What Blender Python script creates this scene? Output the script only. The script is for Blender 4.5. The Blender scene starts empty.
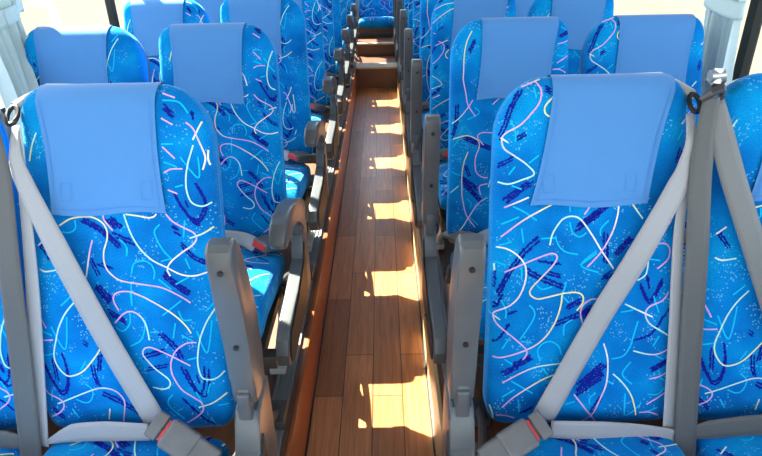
import bpy, bmesh, math, random
from mathutils import Vector, Matrix
SC = bpy.context.scene
COL = SC.collection
rnd = random.Random(7)
T = math.radians(17)
ST, CT = math.sin(T), math.cos(T)
PLAT = 0.226          # raised seat platform above the aisle floor
PITCH = 0.8           # distance between rows
Y1 = 0.911            # where back and cushion of the first row meet
HALF = 0.2145         # half width of the aisle floor
XA, XW = 0.458, 0.8796
HALFR = 0.204
GROUND = (0.097, 0.089, 0.071)
CAM = (592.8535, 0.47116, 0.00821, 0.02078, 0.05555, 1.50846)
SKY, SUNE, EXPO = 0.5, 27.0, 0.93
PAT_A='''
yp 4 -126,269 -105,257 -82,253 -60,254 -41,265 -33,282 -35,300 -42,320 -43,341 -38,357 -24,372 -14,378 1,382 37,388 64,393 83,401 109,416 122,426
py 4 -22,438 -30,421 -29,408 -17,401 3,401 23,409 35,415 63,432 89,451 108,471 119,489
pg 4 -32,465 -19,451 -10,444 3,441 19,450 30,470 34,502
wp 4 -81,371 -75,343 -70,320 -63,298
pp 4 -39,246 -37,260 -22,280
gw 4 2,249 8,271 17,295 31,318 52,339 80,354 106,368 132,372 161,365
yw 4 5,249 29,253 52,257 62,254 66,250
pw 4 84,250 97,265 119,278 135,287 141,298 133,311 112,325 91,341 82,353 81,361 86,371
gy 4 128,298 155,289 179,274
gg 4 146,118 136,146 133,156 128,181 128,207 136,229 155,237 172,230
yw 4 170,54 163,74 146,108
pw 4 135,75 147,86 157,112 165,137 165,149 160,166
wy 4 171,128 170,147 176,164 182,157 181,128 176,86
pp 4 93,20 117,29
pp 4 90,66 111,79
pp 4 88,120 110,143
pp 4 87,170 102,163 123,163
pp 4 92,203 110,211
gw 4 184,240 178,260
gy 4 -152,89 -164,112 -174,143
ww 4 -174,308 -157,294
wg 4 -174,354 -163,359 -136,355
pp 4 -187,447 -174,475
pp 4 -193,502 -162,499
gy 4 -108,419 -129,442 -145,469 -155,497 -164,531 -160,555 -144,576 -126,576 -104,564 -73,528 -66,513 -53,488
gp 4 -172,642 -146,631 -113,617 -81,606 -57,608 -39,620 -31,642 -39,685
pp 4 -200,604 -190,619 -167,630 -158,643 -167,660 -191,674
wy 4 -63,653 -68,678
pg 4 112,559 79,539 53,525 33,517 21,521 18,533 27,547 41,565 65,588 66,603 53,610 31,605
pp 4 128,509 108,510 86,525 75,545 72,565 76,585 90,612 113,631 129,647 125,667 92,691
gy 4 120,654 150,645 178,626
gg 4 174,433 152,464 136,500 129,532 127,560 133,586 149,592 164,588 177,576
py 4 -105,85 -74,63 -35,52 -8,68 4,106 -12,153
gg 4 -99,200 -65,152 -23,124 25,125
pw 4 -62,220 -39,182 2,167 49,183 65,223
n 12 -82,258 -44,280 -8,313
n 16 -30,256 -7,277
n 10 -20,289 18,305
n 8 -70,336 -54,371
n 8 -57,342 -32,355
n 16 -63,387 -36,421
n 12 -44,440 -10,463
n 8 -103,502 -92,511
n 8 -66,513 -66,533
n 10 -193,554 -165,614 -147,605 -143,564 -149,531
n 8 -167,544 -165,592
n 8 -88,550 -85,582 -79,600
n 10 -78,615 -39,638 -4,663
n 8 -69,528 -75,565
n 8 -186,653 -161,676
n 12 93,42 111,61
n 6 146,52 148,71
n 10 141,195 155,224 154,248 136,269 112,239 99,211
n 6 123,224 128,239
n 10 94,278 109,287
n 8 109,307 131,333 158,348
n 14 73,367 95,388 123,409
n 12 134,263 149,271
n 10 55,485 81,514 94,542
n 10 11,540 60,526
n 8 19,566 63,558
n 10 96,563 111,601 128,627 140,608 143,564
n 6 123,579 126,601
n 6 88,631 117,667 150,703
n 8 -175,298 -153,331
n 10 -84,67 -59,95 -29,86
n 10 13,50 48,88
c 4 -95,259 -95,275 -108,283 -122,281
c 4 -7,299 4,315 2,329
c 4 9,366 15,346 31,340 48,346 55,363 52,377
c 4 71,270 60,282 63,298 76,322 91,338
c 4 69,342 89,337
c 4 120,263 116,297
c 4 117,337 125,358
c 4 -11,297 2,311 2,331
c 4 95,388 122,374
c 4 62,377 86,398
c 4 -138,428 -116,409
c 4 -128,451 -139,519 -163,471
c 4 -190,479 -163,490
c 4 7,384 5,430
c 4 0,449 -3,468 -18,482 -31,473
c 4 -6,514 14,504 24,487 29,460
c 4 64,451 104,421
c 4 97,442 105,461 122,461
c 4 89,467 82,499
c 4 99,493 122,506
c 4 130,485 147,532 161,464
c 4 153,443 173,422
c 4 107,546 126,542
c 4 4,403 5,428
c 4 37,485 53,485
c 4 -108,595 -94,610 -99,632 -112,639 -130,631
c 4 -142,653 -130,674
c 4 -100,545 -112,564
c 4 -179,609 -185,636
c 4 -187,535 -166,529
c 4 70,623 59,637 63,653 89,680
c 4 148,601 141,623
c 4 160,652 180,652
c 4 143,679 155,715
c 4 118,618 129,645
c 4 120,140 151,181 153,141
c 4 88,149 113,159
c 4 106,198 122,194
c 4 86,115 109,115
c 4 94,33 124,37 140,58
'''
PAT_B='''
py 4 -141,22 -116,12 -86,0
pg 4 -128,5 -113,11 -104,27 -107,49 -121,69 -142,91 -168,106 -175,117 -173,132 -169,138 -150,151 -128,167 -114,185 -137,196 -162,204 -181,200 -195,195
yy 4 -82,40 -97,58 -95,72 -86,77
wg 4 -177,115 -164,124
gg 4 -205,166 -195,190
pw 4 -169,250 -123,230
py 4 -175,307 -149,286 -122,268 -71,241
gw 4 -81,323 -76,301 -63,280 -53,271 -38,268 -22,274 0,303 20,335 45,371
pw 4 -7,367 20,337 39,303 49,271 52,242
py 4 -168,376 -129,358 -97,345 -75,339 -66,346 -74,362 -96,386 -116,408 -118,420 -104,429 -84,426 -54,419 -28,417 -14,424 -14,439 -25,454
wp 4 -187,327 -166,329 -146,340 -129,361 -127,389 -138,422 -157,443 -184,457 -187,467 -179,484 -146,512 -123,535 -123,549 -129,557
gg 4 -207,279 -197,307 -189,344 -186,374 -195,390 -210,396
gg 4 -212,448 -175,473
yp 4 -55,421 -57,444 -66,475 -82,504 -102,524 -125,537 -159,550 -182,554 -206,543
pp 4 18,431 2,432 -14,445 -17,463 -11,484
pg 4 -168,610 -134,588 -100,573 -51,566
py 4 -167,667 -147,644 -113,618 -83,599 -59,589
gy 4 -213,617 -199,646 -186,679 -180,715
pp 4 -178,687 -159,686 -140,692
pp 4 -22,636 2,668 33,709
wp 4 32,524 42,559 43,610 32,649 17,687 -1,707
gy 4 55,591 77,613 97,644 110,688
gp 4 93,541 122,549 145,549 170,537
pp 4 130,604 152,599 175,585
pp 4 129,662 151,648 173,632
pp 4 116,681 137,681 158,691
yg 4 78,247 99,275
pp 4 137,302 157,280
pp 4 127,324 145,324 155,335 152,355 131,373
gg 4 113,354 109,383 93,395
gw 4 70,442 96,455 127,470
pg 4 157,421 145,437 119,449 112,464 121,483 146,500 169,515
pp 4 -3,234 -6,252 -15,265
gg 4 158,205 144,221
pw 4 176,84 166,95
pg 4 -70,65 -34,38 14,48 45,95 28,142
yy 4 11,199 48,161 104,143
n 8 -141,27 -159,59 -170,91 -183,122
n 14 -97,24 -85,31
n 8 -145,116 -126,104
n 8 -188,172 -153,153
n 14 -168,238 -142,217 -120,202
n 10 -101,308 -130,335 -155,371 -180,421
n 10 -205,360 -208,390 -198,421
n 6 -185,374 -186,408
n 10 -129,370 -95,389 -55,405
n 6 -104,353 -57,361
n 8 -89,376 -59,384
n 10 -30,292 18,263
n 10 -202,418 -187,444 -174,422
n 6 -161,462 -142,453
n 6 -206,520 -180,516 -157,480
n 10 -63,480 -21,463 3,452
n 12 -47,449 -18,435
n 14 -151,574 -114,553
n 12 -169,590 -138,572
n 6 -132,680 -105,665
n 16 -20,635 34,595
n 18 -10,616 38,567
n 12 131,585 172,563
n 8 16,679 35,643
n 12 -24,286 36,244
n 10 29,364 28,303
n 12 44,348 75,314
n 12 24,391 43,378
n 10 94,405 114,439 139,396
n 6 112,385 117,413
n 6 90,519 126,506 148,473 161,454
n 12 -13,466 3,445
n 10 160,173 169,144
c 4 -160,82 -151,104 -151,123
c 4 -117,21 -113,42
c 4 -162,186 -150,170
c 4 -124,164 -106,149
c 4 -153,248 -132,258 -107,275
c 4 -174,282 -141,268
c 4 -45,237 -42,260
c 4 -156,207 -137,214
c 4 -136,290 -132,318
c 4 -43,279 -37,299 -23,308 -10,300
c 4 -70,305 -65,322 -51,336 -26,342
c 4 -98,310 -70,309
c 4 11,335 -19,363 16,378
c 4 -179,324 -155,316
c 4 -209,337 -186,303
c 4 -185,356 -165,362
c 4 -135,365 -135,389
c 4 -105,401 -95,410 -75,405
c 4 -47,395 -56,430
c 4 -119,442 -109,454 -111,472 -136,514
c 4 -134,517 -111,521
c 4 -52,547 -58,529 -75,518 -92,524 -100,539 -94,560
c 4 -33,473 -48,484 -49,506
c 4 -54,424 -41,438
c 4 -174,432 -164,453 -165,470
c 4 -158,513 -170,535
c 4 -202,484 -211,526
c 4 -165,557 -149,568
c 4 -151,605 -130,618 -106,633
c 4 -168,643 -143,624
c 4 -135,647 -132,677
c 4 -90,575 -77,592
c 4 -212,584 -202,621
c 4 23,634 11,645 12,660
c 4 -38,659 -19,653
c 4 50,558 74,551 87,528
c 4 89,565 74,592 95,615
c 4 129,639 151,640 164,625
c 4 139,553 156,562
c 4 152,603 170,614
c 4 83,636 88,688 118,659
c 4 126,682 153,671
c 4 33,277 18,293 18,307
c 4 -21,363 11,340
c 4 113,353 137,357
c 4 98,478 85,535
c 4 132,532 143,511
c 4 127,427 139,462
c 4 63,459 87,455
c 4 44,606 57,615
c 4 160,125 170,106
'''
PAT_C='''
yp 4 -136,41 -151,71 -159,109 -161,161 -162,188 -155,224 -147,265 -124,300
pg 4 -132,250 -147,273 -175,305 -206,327
yp 4 -211,376 -178,364 -148,359 -118,372 -112,394 -124,430 -122,469 -105,488 -84,492
yp 4 -147,409 -160,443 -166,484 -166,531 -164,557 -151,613 -122,655
pg 4 -85,556 -116,579 -146,626 -171,665 -210,685
gg 4 -177,518 -203,543 -213,565
pp 4 -84,511 -110,519 -106,547
pp 4 -52,353 -102,350 -117,364 -98,389
n 16 -160,363 -114,384 -72,401
n 10 -155,450 -142,486
n 16 -168,492 -116,528
n 16 -160,510 -104,567
n 10 -180,260 -184,320 -200,367
n 12 -145,104 -126,67
c 4 -126,273 -112,290 -150,310
c 4 -211,387 -194,392 -175,368
c 4 -206,454 -198,471 -172,484
c 4 -151,560 -136,574 -140,592
c 4 -142,618 -112,649
c 4 -206,582 -206,631
'''
# ------------------------------------------------------------------ materials
def mat(name):
    m = bpy.data.materials.new(name); m.use_nodes = True
    nt = m.node_tree; b = nt.nodes['Principled BSDF']
    return m, nt, b
def nd(nt, t, **k):
    n = nt.nodes.new(t)
    for a, v in k.items():
        if a.startswith('i_'):
            n.inputs[a[2:].replace('_', ' ')].default_value = v
        else: setattr(n, a, v)
    return n
def ramp(nt, stops):
    r = nt.nodes.new('ShaderNodeValToRGB'); e = r.color_ramp.elements
    while len(e) < len(stops): e.new(0.5)
    for q, (p, c) in zip(e, stops): q.position = p; q.color = (*c, 1)
    return r
def noisy(name, c, rough=0.5, var=0.12, scale=40, metal=0.0, bump=0.0, sheen=0.0, stretch=(1, 1, 1)):
    m, nt, b = mat(name); L = nt.links.new
    tc = nd(nt, 'ShaderNodeTexCoord'); mp = nd(nt, 'ShaderNodeMapping'); mp.inputs['Scale'].default_value = stretch
    no = nd(nt, 'ShaderNodeTexNoise'); no.inputs['Scale'].default_value = scale; no.inputs['Detail'].default_value = 4
    L(tc.outputs['Object'], mp.inputs['Vector']); L(mp.outputs[0], no.inputs['Vector'])
    r = ramp(nt, [(0.3, tuple(x * (1 - var) for x in c)), (0.7, tuple(min(1, x * (1 + var)) for x in c))])
    L(no.outputs['Fac'], r.inputs[0]); L(r.outputs[0], b.inputs['Base Color'])
    b.inputs['Roughness'].default_value = rough; b.inputs['Metallic'].default_value = metal
    if sheen:
        b.inputs['Sheen Weight'].default_value = sheen
    if bump:
        bp = nd(nt, 'ShaderNodeBump'); bp.inputs['Strength'].default_value = bump; bp.inputs['Distance'].default_value = 0.002
        L(no.outputs['Fac'], bp.inputs['Height']); L(bp.outputs[0], b.inputs['Normal'])
    return m
def fabric_mat():
    m, nt, b = mat('moquette_blue'); L = nt.links.new
    uv = nd(nt, 'ShaderNodeTexCoord')
    n1 = nd(nt, 'ShaderNodeTexNoise'); n1.inputs['Scale'].default_value = 7; n1.inputs['Detail'].default_value = 3
    L(uv.outputs['UV'], n1.inputs['Vector'])
    r1 = ramp(nt, [(0.28, FAB_DARK), (0.52, FAB_MID), (0.75, FAB_LIGHT)])
    L(n1.outputs['Fac'], r1.inputs[0])
    # tiny light and dark flecks woven into the pile
    vo = nd(nt, 'ShaderNodeTexVoronoi'); vo.inputs['Scale'].default_value = 170
    L(uv.outputs['UV'], vo.inputs['Vector'])
    lt = nd(nt, 'ShaderNodeMath', operation='LESS_THAN'); lt.inputs[1].default_value = 0.27
    L(vo.outputs['Distance'], lt.inputs[0])
    n2 = nd(nt, 'ShaderNodeTexNoise'); n2.inputs['Scale'].default_value = 17
    L(uv.outputs['UV'], n2.inputs['Vector'])
    g2 = nd(nt, 'ShaderNodeMath', operation='GREATER_THAN'); g2.inputs[1].default_value = 0.54
    L(n2.outputs['Fac'], g2.inputs[0])
    mu = nd(nt, 'ShaderNodeMath', operation='MULTIPLY'); L(lt.outputs[0], mu.inputs[0]); L(g2.outputs[0], mu.inputs[1])
    mu2 = nd(nt, 'ShaderNodeMath', operation='MULTIPLY'); L(mu.outputs[0], mu2.inputs[0]); mu2.inputs[1].default_value = 0.6
    mx = nd(nt, 'ShaderNodeMixRGB'); mx.inputs[2].default_value = (0.2, 0.62, 0.85, 1)
    L(mu2.outputs[0], mx.inputs[0]); L(r1.outputs[0], mx.inputs[1])
    n3 = nd(nt, 'ShaderNodeTexNoise'); n3.inputs['Scale'].default_value = 420; n3.inputs['Detail'].default_value = 1
    L(uv.outputs['UV'], n3.inputs['Vector'])
    r3 = ramp(nt, [(0.3, (0.62, 0.62, 0.7)), (0.6, (1, 1, 1))]); L(n3.outputs['Fac'], r3.inputs[0])
    mx3 = nd(nt, 'ShaderNodeMixRGB', blend_type='MULTIPLY'); mx3.inputs[0].default_value = 0.8
    L(mx.outputs[0], mx3.inputs[1]); L(r3.outputs[0], mx3.inputs[2])
    L(mx3.outputs[0], b.inputs['Base Color'])
    bp = nd(nt, 'ShaderNodeBump'); bp.inputs['Strength'].default_value = 0.25; bp.inputs['Distance'].default_value = 0.001
    L(n3.outputs['Fac'], bp.inputs['Height']); L(bp.outputs[0], b.inputs['Normal'])
    b.inputs['Roughness'].default_value = 0.85
    b.inputs['Specular IOR Level'].default_value = 0.05
    b.inputs['Sheen Weight'].default_value = 0.35; b.inputs['Sheen Roughness'].default_value = 0.35
    b.inputs['Sheen Tint'].default_value = (0.25, 0.75, 1, 1)
    return m
def yarn_mat():
    m, nt, b = mat('woven_yarn'); L = nt.links.new
    a = nd(nt, 'ShaderNodeVertexColor', layer_name='yarn')
    n3 = nd(nt, 'ShaderNodeTexNoise'); n3.inputs['Scale'].default_value = 500
    tc = nd(nt, 'ShaderNodeTexCoord'); L(tc.outputs['Object'], n3.inputs['Vector'])
    r3 = ramp(nt, [(0.3, (0.8, 0.8, 0.85)), (0.6, (1, 1, 1))]); L(n3.outputs['Fac'], r3.inputs[0])
    mx = nd(nt, 'ShaderNodeMixRGB', blend_type='MULTIPLY'); mx.inputs[0].default_value = 1
    L(a.outputs[0], mx.inputs[1]); L(r3.outputs[0], mx.inputs[2]); L(mx.outputs[0], b.inputs['Base Color'])
    b.inputs['Roughness'].default_value = 0.9; b.inputs['Specular IOR Level'].default_value = 0.1
    return m
def wood_mat(name, c1, c2, planks=True, rough=0.32, width=0.1075):
    m, nt, b = mat(name); L = nt.links.new
    tc = nd(nt, 'ShaderNodeTexCoord'); sx = nd(nt, 'ShaderNodeSeparateXYZ'); L(tc.outputs['Object'], sx.inputs[0])
    mp = nd(nt, 'ShaderNodeMapping'); mp.inputs['Scale'].default_value = (38, 2.2, 38); L(tc.outputs['Object'], mp.inputs['Vector'])
    no = nd(nt, 'ShaderNodeTexNoise'); no.inputs['Scale'].default_value = 1.6; no.inputs['Detail'].default_value = 6; no.inputs['Distortion'].default_value = 1.2
    L(mp.outputs[0], no.inputs['Vector'])
    r = ramp(nt, [(0.3, c1), (0.7, c2)]); L(no.outputs['Fac'], r.inputs[0])
    out = r.outputs[0]
    if planks:
        cb = nd(nt, 'ShaderNodeCombineXYZ'); L(sx.outputs['Y'], cb.inputs['X']); L(sx.outputs['X'], cb.inputs['Y'])
        br = nd(nt, 'ShaderNodeTexBrick'); br.offset = 0.37; br.inputs['Scale'].default_value = 1
        br.inputs['Brick Width'].default_value = 0.62; br.inputs['Row Height'].default_value = width
        br.inputs['Mortar Size'].default_value = 0.0018; br.inputs['Mortar Smooth'].default_value = 0.1; br.inputs['Bias'].default_value = 0.0
        br.inputs['Color1'].default_value = (0.62, 0.58, 0.55, 1); br.inputs['Color2'].default_value = (1.12, 1.1, 1.05, 1); br.inputs['Mortar'].default_value = (0.14, 0.11, 0.10, 1)
        L(cb.outputs[0], br.inputs['Vector'])
        mx = nd(nt, 'ShaderNodeMixRGB', blend_type='MULTIPLY'); mx.inputs[0].default_value = 1
        L(out, mx.inputs[1]); L(br.outputs['Color'], mx.inputs[2]); out = mx.outputs[0]
    L(out, b.inputs['Base Color']); b.inputs['Roughness'].default_value = rough
    return m
def glass_mat():
    m, nt, b = mat('clear_window_glass'); L = nt.links.new
    nt.nodes.remove(b); o = nt.nodes['Material Output']
    t = nd(nt, 'ShaderNodeBsdfTransparent'); t.inputs[0].default_value = (0.96, 0.98, 0.97, 1)
    g = nd(nt, 'ShaderNodeBsdfGlossy'); g.inputs['Roughness'].default_value = 0.02
    f = nd(nt, 'ShaderNodeLayerWeight'); f.inputs[0].default_value = 0.5
    pw = nd(nt, 'ShaderNodeMath', operation='POWER'); pw.inputs[1].default_value = 5; L(f.outputs['Facing'], pw.inputs[0])
    ma = nd(nt, 'ShaderNodeMath', operation='MULTIPLY_ADD'); ma.inputs[1].default_value = 0.4; ma.inputs[2].default_value = 0.03; L(pw.outputs[0], ma.inputs[0])
    x = nd(nt, 'ShaderNodeMixShader'); L(ma.outputs[0], x.inputs[0]); L(t.outputs[0], x.inputs[1]); L(g.outputs[0], x.inputs[2])
    L(x.outputs[0], o.inputs['Surface'])
    return m
def curtain_mat():
    m = noisy('curtain_pale_aqua', CURT, 0.9, 0.03, 60)
    nt = m.node_tree; L = nt.links.new; b = nt.nodes['Principled BSDF']; o = nt.nodes['Material Output']
    tr = nd(nt, 'ShaderNodeBsdfTranslucent'); tr.inputs[0].default_value = (0.34, 0.40, 0.42, 1)
    x = nd(nt, 'ShaderNodeMixShader'); x.inputs[0].default_value = 0.2
    L(b.outputs[0], x.inputs[1]); L(tr.outputs[0], x.inputs[2]); L(x.outputs[0], o.inputs['Surface'])
    return m
def belt_mat(name, c):
    m, nt, b = mat(name); L = nt.links.new
    uv = nd(nt, 'ShaderNodeTexCoord')
    w = nd(nt, 'ShaderNodeTexWave', wave_type='BANDS', bands_direction='X'); w.inputs['Scale'].default_value = 0.8; w.inputs['Distortion'].default_value = 0.2
    L(uv.outputs['UV'], w.inputs['Vector'])
    w.inputs['Scale'].default_value = 60
    r = ramp(nt, [(0, tuple(x * 0.93 for x in c)), (0.6, c)]); L(w.outputs['Fac'], r.inputs[0]); L(r.outputs[0], b.inputs['Base Color'])
    b.inputs['Roughness'].default_value = 0.55; b.inputs['Sheen Weight'].default_value = 0.2
    return m

FAB_DARK = (0.002, 0.110, 0.40)
FAB_MID = (0.002, 0.220, 0.60)
FAB_LIGHT = (0.003, 0.37, 0.72)
CURT = (0.62, 0.78, 0.81)
M = dict(
    fabric=fabric_mat(), yarn=yarn_mat(),
    cover=noisy('headrest_cloth_blue', (0.064, 0.232, 0.535), 0.85, 0.04, 900, sheen=0.15, bump=0.15),
    grey=noisy('grey_moulded_plastic', (0.086, 0.093, 0.098), 0.32, 0.06, 30),
    darkgrey=noisy('dark_grey_plastic', (0.045, 0.046, 0.049), 0.4, 0.1, 30),
    lightgrey=noisy('light_grey_plastic', (0.19, 0.19, 0.188), 0.42, 0.06, 25),
    black=noisy('black_rubber', (0.012, 0.012, 0.013), 0.5, 0.2, 40),
    buckle=noisy('buckle_grey', (0.135, 0.13, 0.125), 0.45, 0.08, 40),
    red=noisy('red_push_button', (0.75, 0.03, 0.03), 0.4, 0.05, 30),
    steel=noisy('brushed_steel', (0.55, 0.55, 0.54), 0.35, 0.1, 80, metal=0.9),
    paint=noisy('pale_painted_steel', (0.45, 0.44, 0.40), 0.4, 0.08, 30),
    alu=noisy('grey_rail_aluminium', (0.20, 0.215, 0.225), 0.4, 0.12, 20, metal=0.3, stretch=(60, 1, 60)),
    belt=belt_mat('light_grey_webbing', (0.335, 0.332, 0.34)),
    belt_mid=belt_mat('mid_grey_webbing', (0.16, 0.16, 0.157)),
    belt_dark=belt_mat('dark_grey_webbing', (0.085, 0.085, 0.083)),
    curtain=curtain_mat(), glass=glass_mat(),
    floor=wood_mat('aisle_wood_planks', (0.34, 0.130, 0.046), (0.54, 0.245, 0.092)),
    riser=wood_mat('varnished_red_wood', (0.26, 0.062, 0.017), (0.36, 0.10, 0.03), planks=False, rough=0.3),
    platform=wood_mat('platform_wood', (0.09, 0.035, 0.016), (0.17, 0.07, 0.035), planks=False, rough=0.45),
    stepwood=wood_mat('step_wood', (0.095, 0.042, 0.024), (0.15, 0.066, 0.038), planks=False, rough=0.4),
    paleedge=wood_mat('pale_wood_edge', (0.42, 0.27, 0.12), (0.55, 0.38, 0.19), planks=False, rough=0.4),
    nosing_and_painted_sun=noisy('pale_nosing_and_painted_sun', (0.55, 0.47, 0.34), 0.5, 0.08, 20),  # step edges, and the sunlit strip painted on the first tread
    panel=noisy('pale_wall_panel', (0.62, 0.64, 0.65), 0.6, 0.04, 12),
    ceiling=noisy('ceiling_lining', (0.8, 0.8, 0.78), 0.8, 0.03, 15),
    frame=noisy('black_window_frame', (0.012, 0.012, 0.011), 0.75, 0.15, 20),
    ground=noisy('sunlit_pale_concrete', GROUND, 0.9, 0.09, 0.7, stretch=(0.35, 1.6, 1)),
)

M['ground'].node_tree.nodes['Principled BSDF'].inputs['Specular IOR Level'].default_value = 0
# ------------------------------------------------------------------ mesh helpers
def mesh_obj(name, verts, faces, mats, parent=None, fm=None, uvs=None, cols=None, smooth=True):
    me = bpy.data.meshes.new(name)
    me.from_pydata(verts, [], faces)
    for m in mats: me.materials.append(m)
    if fm: me.polygons.foreach_set('material_index', fm)
    if uvs:
        l = me.uv_layers.new(name='UVMap'); buf = []
        for p in me.polygons:
            for v in p.vertices: buf += uvs[v]
        l.data.foreach_set('uv', buf)
    if cols:
        a = me.color_attributes.new('yarn', 'FLOAT_COLOR', 'POINT'); buf = []
        for c in cols: buf += [c[0], c[1], c[2], 1]
        a.data.foreach_set('color', buf)
    if smooth: me.polygons.foreach_set('use_smooth', [True] * len(me.polygons))
    me.update()
    o = bpy.data.objects.new(name, me); COL.objects.link(o)
    if parent: o.parent = parent
    return o
def bm_obj(name, bm, m, parent=None, smooth=True, angle=35):
    bmesh.ops.recalc_face_normals(bm, faces=bm.faces)
    me = bpy.data.meshes.new(name); bm.to_mesh(me); bm.free()
    me.materials.append(m)
    if smooth:
        me.polygons.foreach_set('use_smooth', [True] * len(me.polygons))
        me.set_sharp_from_angle(angle=math.radians(angle))
    o = bpy.data.objects.new(name, me); COL.objects.link(o)
    if parent: o.parent = parent
    return o
def add_box(bm, lo, hi, bev=0.0, seg=2, mtx=None):
    vs = [bm.verts.new((x, y, z)) for x in (lo[0], hi[0]) for y in (lo[1], hi[1]) for z in (lo[2], hi[2])]
    fs = [bm.faces.new([vs[i] for i in f]) for f in ((0, 1, 3, 2), (4, 6, 7, 5), (0, 4, 5, 1), (2, 3, 7, 6), (0, 2, 6, 4), (1, 5, 7, 3))]
    new = list(vs)
    if bev:
        es = list({e for f in fs for e in f.edges})
        r = bmesh.ops.bevel(bm, geom=es, offset=bev, segments=seg, affect='EDGES', profile=0.6)
        new = list({v for f in r['faces'] for v in f.verts} | {v for v in vs if v.is_valid})
    if mtx is not None: bmesh.ops.transform(bm, matrix=mtx, verts=[v for v in new if v.is_valid])
def add_prism(bm, poly, x0, x1, bev=0.0, seg=2, mtx=None):
    """a side outline in (y, z) given real width along x"""
    a = [bm.verts.new((x0, y, z)) for y, z in poly]; b = [bm.verts.new((x1, y, z)) for y, z in poly]
    n = len(poly); fs = [bm.faces.new(a), bm.faces.new(b[::-1])]
    for i in range(n): fs.append(bm.faces.new((a[i], b[i], b[(i + 1) % n], a[(i + 1) % n])))
    new = a + b
    if bev:
        es = list(set(fs[0].edges) | set(fs[1].edges))
        r = bmesh.ops.bevel(bm, geom=es, offset=bev, segments=seg, affect='EDGES', profile=0.55)
        new = list({v for f in r['faces'] for v in f.verts} | {v for v in new if v.is_valid})
    if mtx is not None: bmesh.ops.transform(bm, matrix=mtx, verts=[v for v in new if v.is_valid])
def add_tube(bm, pts, r, n=10, closed=False):
    pts = [Vector(p) for p in pts]; rings = []
    rs = r if isinstance(r, (list, tuple)) else [r] * len(pts)
    up = Vector((0.31, 0.2, 0.93))
    for i, p in enumerate(pts):
        if closed: d = pts[(i + 1) % len(pts)] - pts[i - 1]
        else: d = pts[min(i + 1, len(pts) - 1)] - pts[max(i - 1, 0)]
        d.normalize(); u = d.cross(up).normalized(); v = u.cross(d).normalized()
        rings.append([bm.verts.new(p + (u * math.cos(k * math.tau / n) + v * math.sin(k * math.tau / n)) * rs[i]) for k in range(n)])
    m = len(rings)
    for i in range(m if closed else m - 1):
        A, B = rings[i], rings[(i + 1) % m]
        for k in range(n): bm.faces.new((A[k], A[(k + 1) % n], B[(k + 1) % n], B[k]))
    if not closed: bm.faces.new(rings[0][::-1]); bm.faces.new(rings[-1])
def add_cyl(bm, c, axis, r, h, n=20):
    a = Vector(axis).normalized() * (h / 2); c = Vector(c)
    add_tube(bm, [c - a, c + a], r, n)
def smooth_path(pts, step):
    """Catmull-Rom through the points"""
    if len(pts) == 2: P = [pts[0], pts[0], pts[1], pts[1]]
    else: P = [pts[0]] + list(pts) + [pts[-1]]
    out = []
    for i in range(1, len(P) - 2):
        p0, p1, p2, p3 = (Vector(q) for q in P[i - 1:i + 3])
        n = max(1, int((p2 - p1).length / step))
        for k in range(n):
            t = k / n
            out.append(0.5 * ((2 * p1) + (p2 - p0) * t + (2 * p0 - 5 * p1 + 4 * p2 - p3) * t * t + (3 * p1 - p0 - 3 * p2 + p3) * t ** 3))
    out.append(Vector(P[-1])); return out
def strap(name, pts, widths, normals, m, parent, th=0.0014):
    """flat webbing with real thickness along 3-D points"""
    n = len(pts); ctrl = [Vector(p) for p in pts]
    path = smooth_path([tuple(c) for c in ctrl], 0.012)
    L = [0]
    for i in range(1, n): L.append(L[-1] + (ctrl[i] - ctrl[i - 1]).length)
    verts, faces, uvs = [], [], []; acc = 0
    tot = sum((path[i + 1] - path[i]).length for i in range(len(path) - 1))
    for i, p in enumerate(path):
        if i: acc += (p - path[i - 1]).length
        q = acc / tot * L[-1]; j = 0
        while j < n - 2 and L[j + 1] < q: j += 1
        f = min(1, max(0, (q - L[j]) / max(1e-6, L[j + 1] - L[j])))
        w = widths[j] * (1 - f) + widths[j + 1] * f
        N = (Vector(normals[j]) * (1 - f) + Vector(normals[j + 1]) * f).normalized()
        d = (path[min(i + 1, len(path) - 1)] - path[max(i - 1, 0)]).normalized()
        s = d.cross(N).normalized(); N = s.cross(d).normalized()
        for a, b in ((-1, -1), (-0.5, -1), (0, -1), (0.5, -1), (1, -1), (1, 1), (0.5, 1), (0, 1), (-0.5, 1), (-1, 1)):
            verts.append(p + s * (a * w / 2) + N * (b * th / 2)); uvs.append((a * w / 2, acc))
    for i in range(len(path) - 1):
        for k in range(10):
            a, b = i * 10 + k, i * 10 + (k + 1) % 10
            faces.append((a, b, b + 10, a + 10))
    faces.append(tuple(range(9, -1, -1))); faces.append(tuple(range((len(path) - 1) * 10, len(path) * 10)))
    return mesh_obj(name, verts, faces, [m], parent, uvs=uvs)

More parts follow.
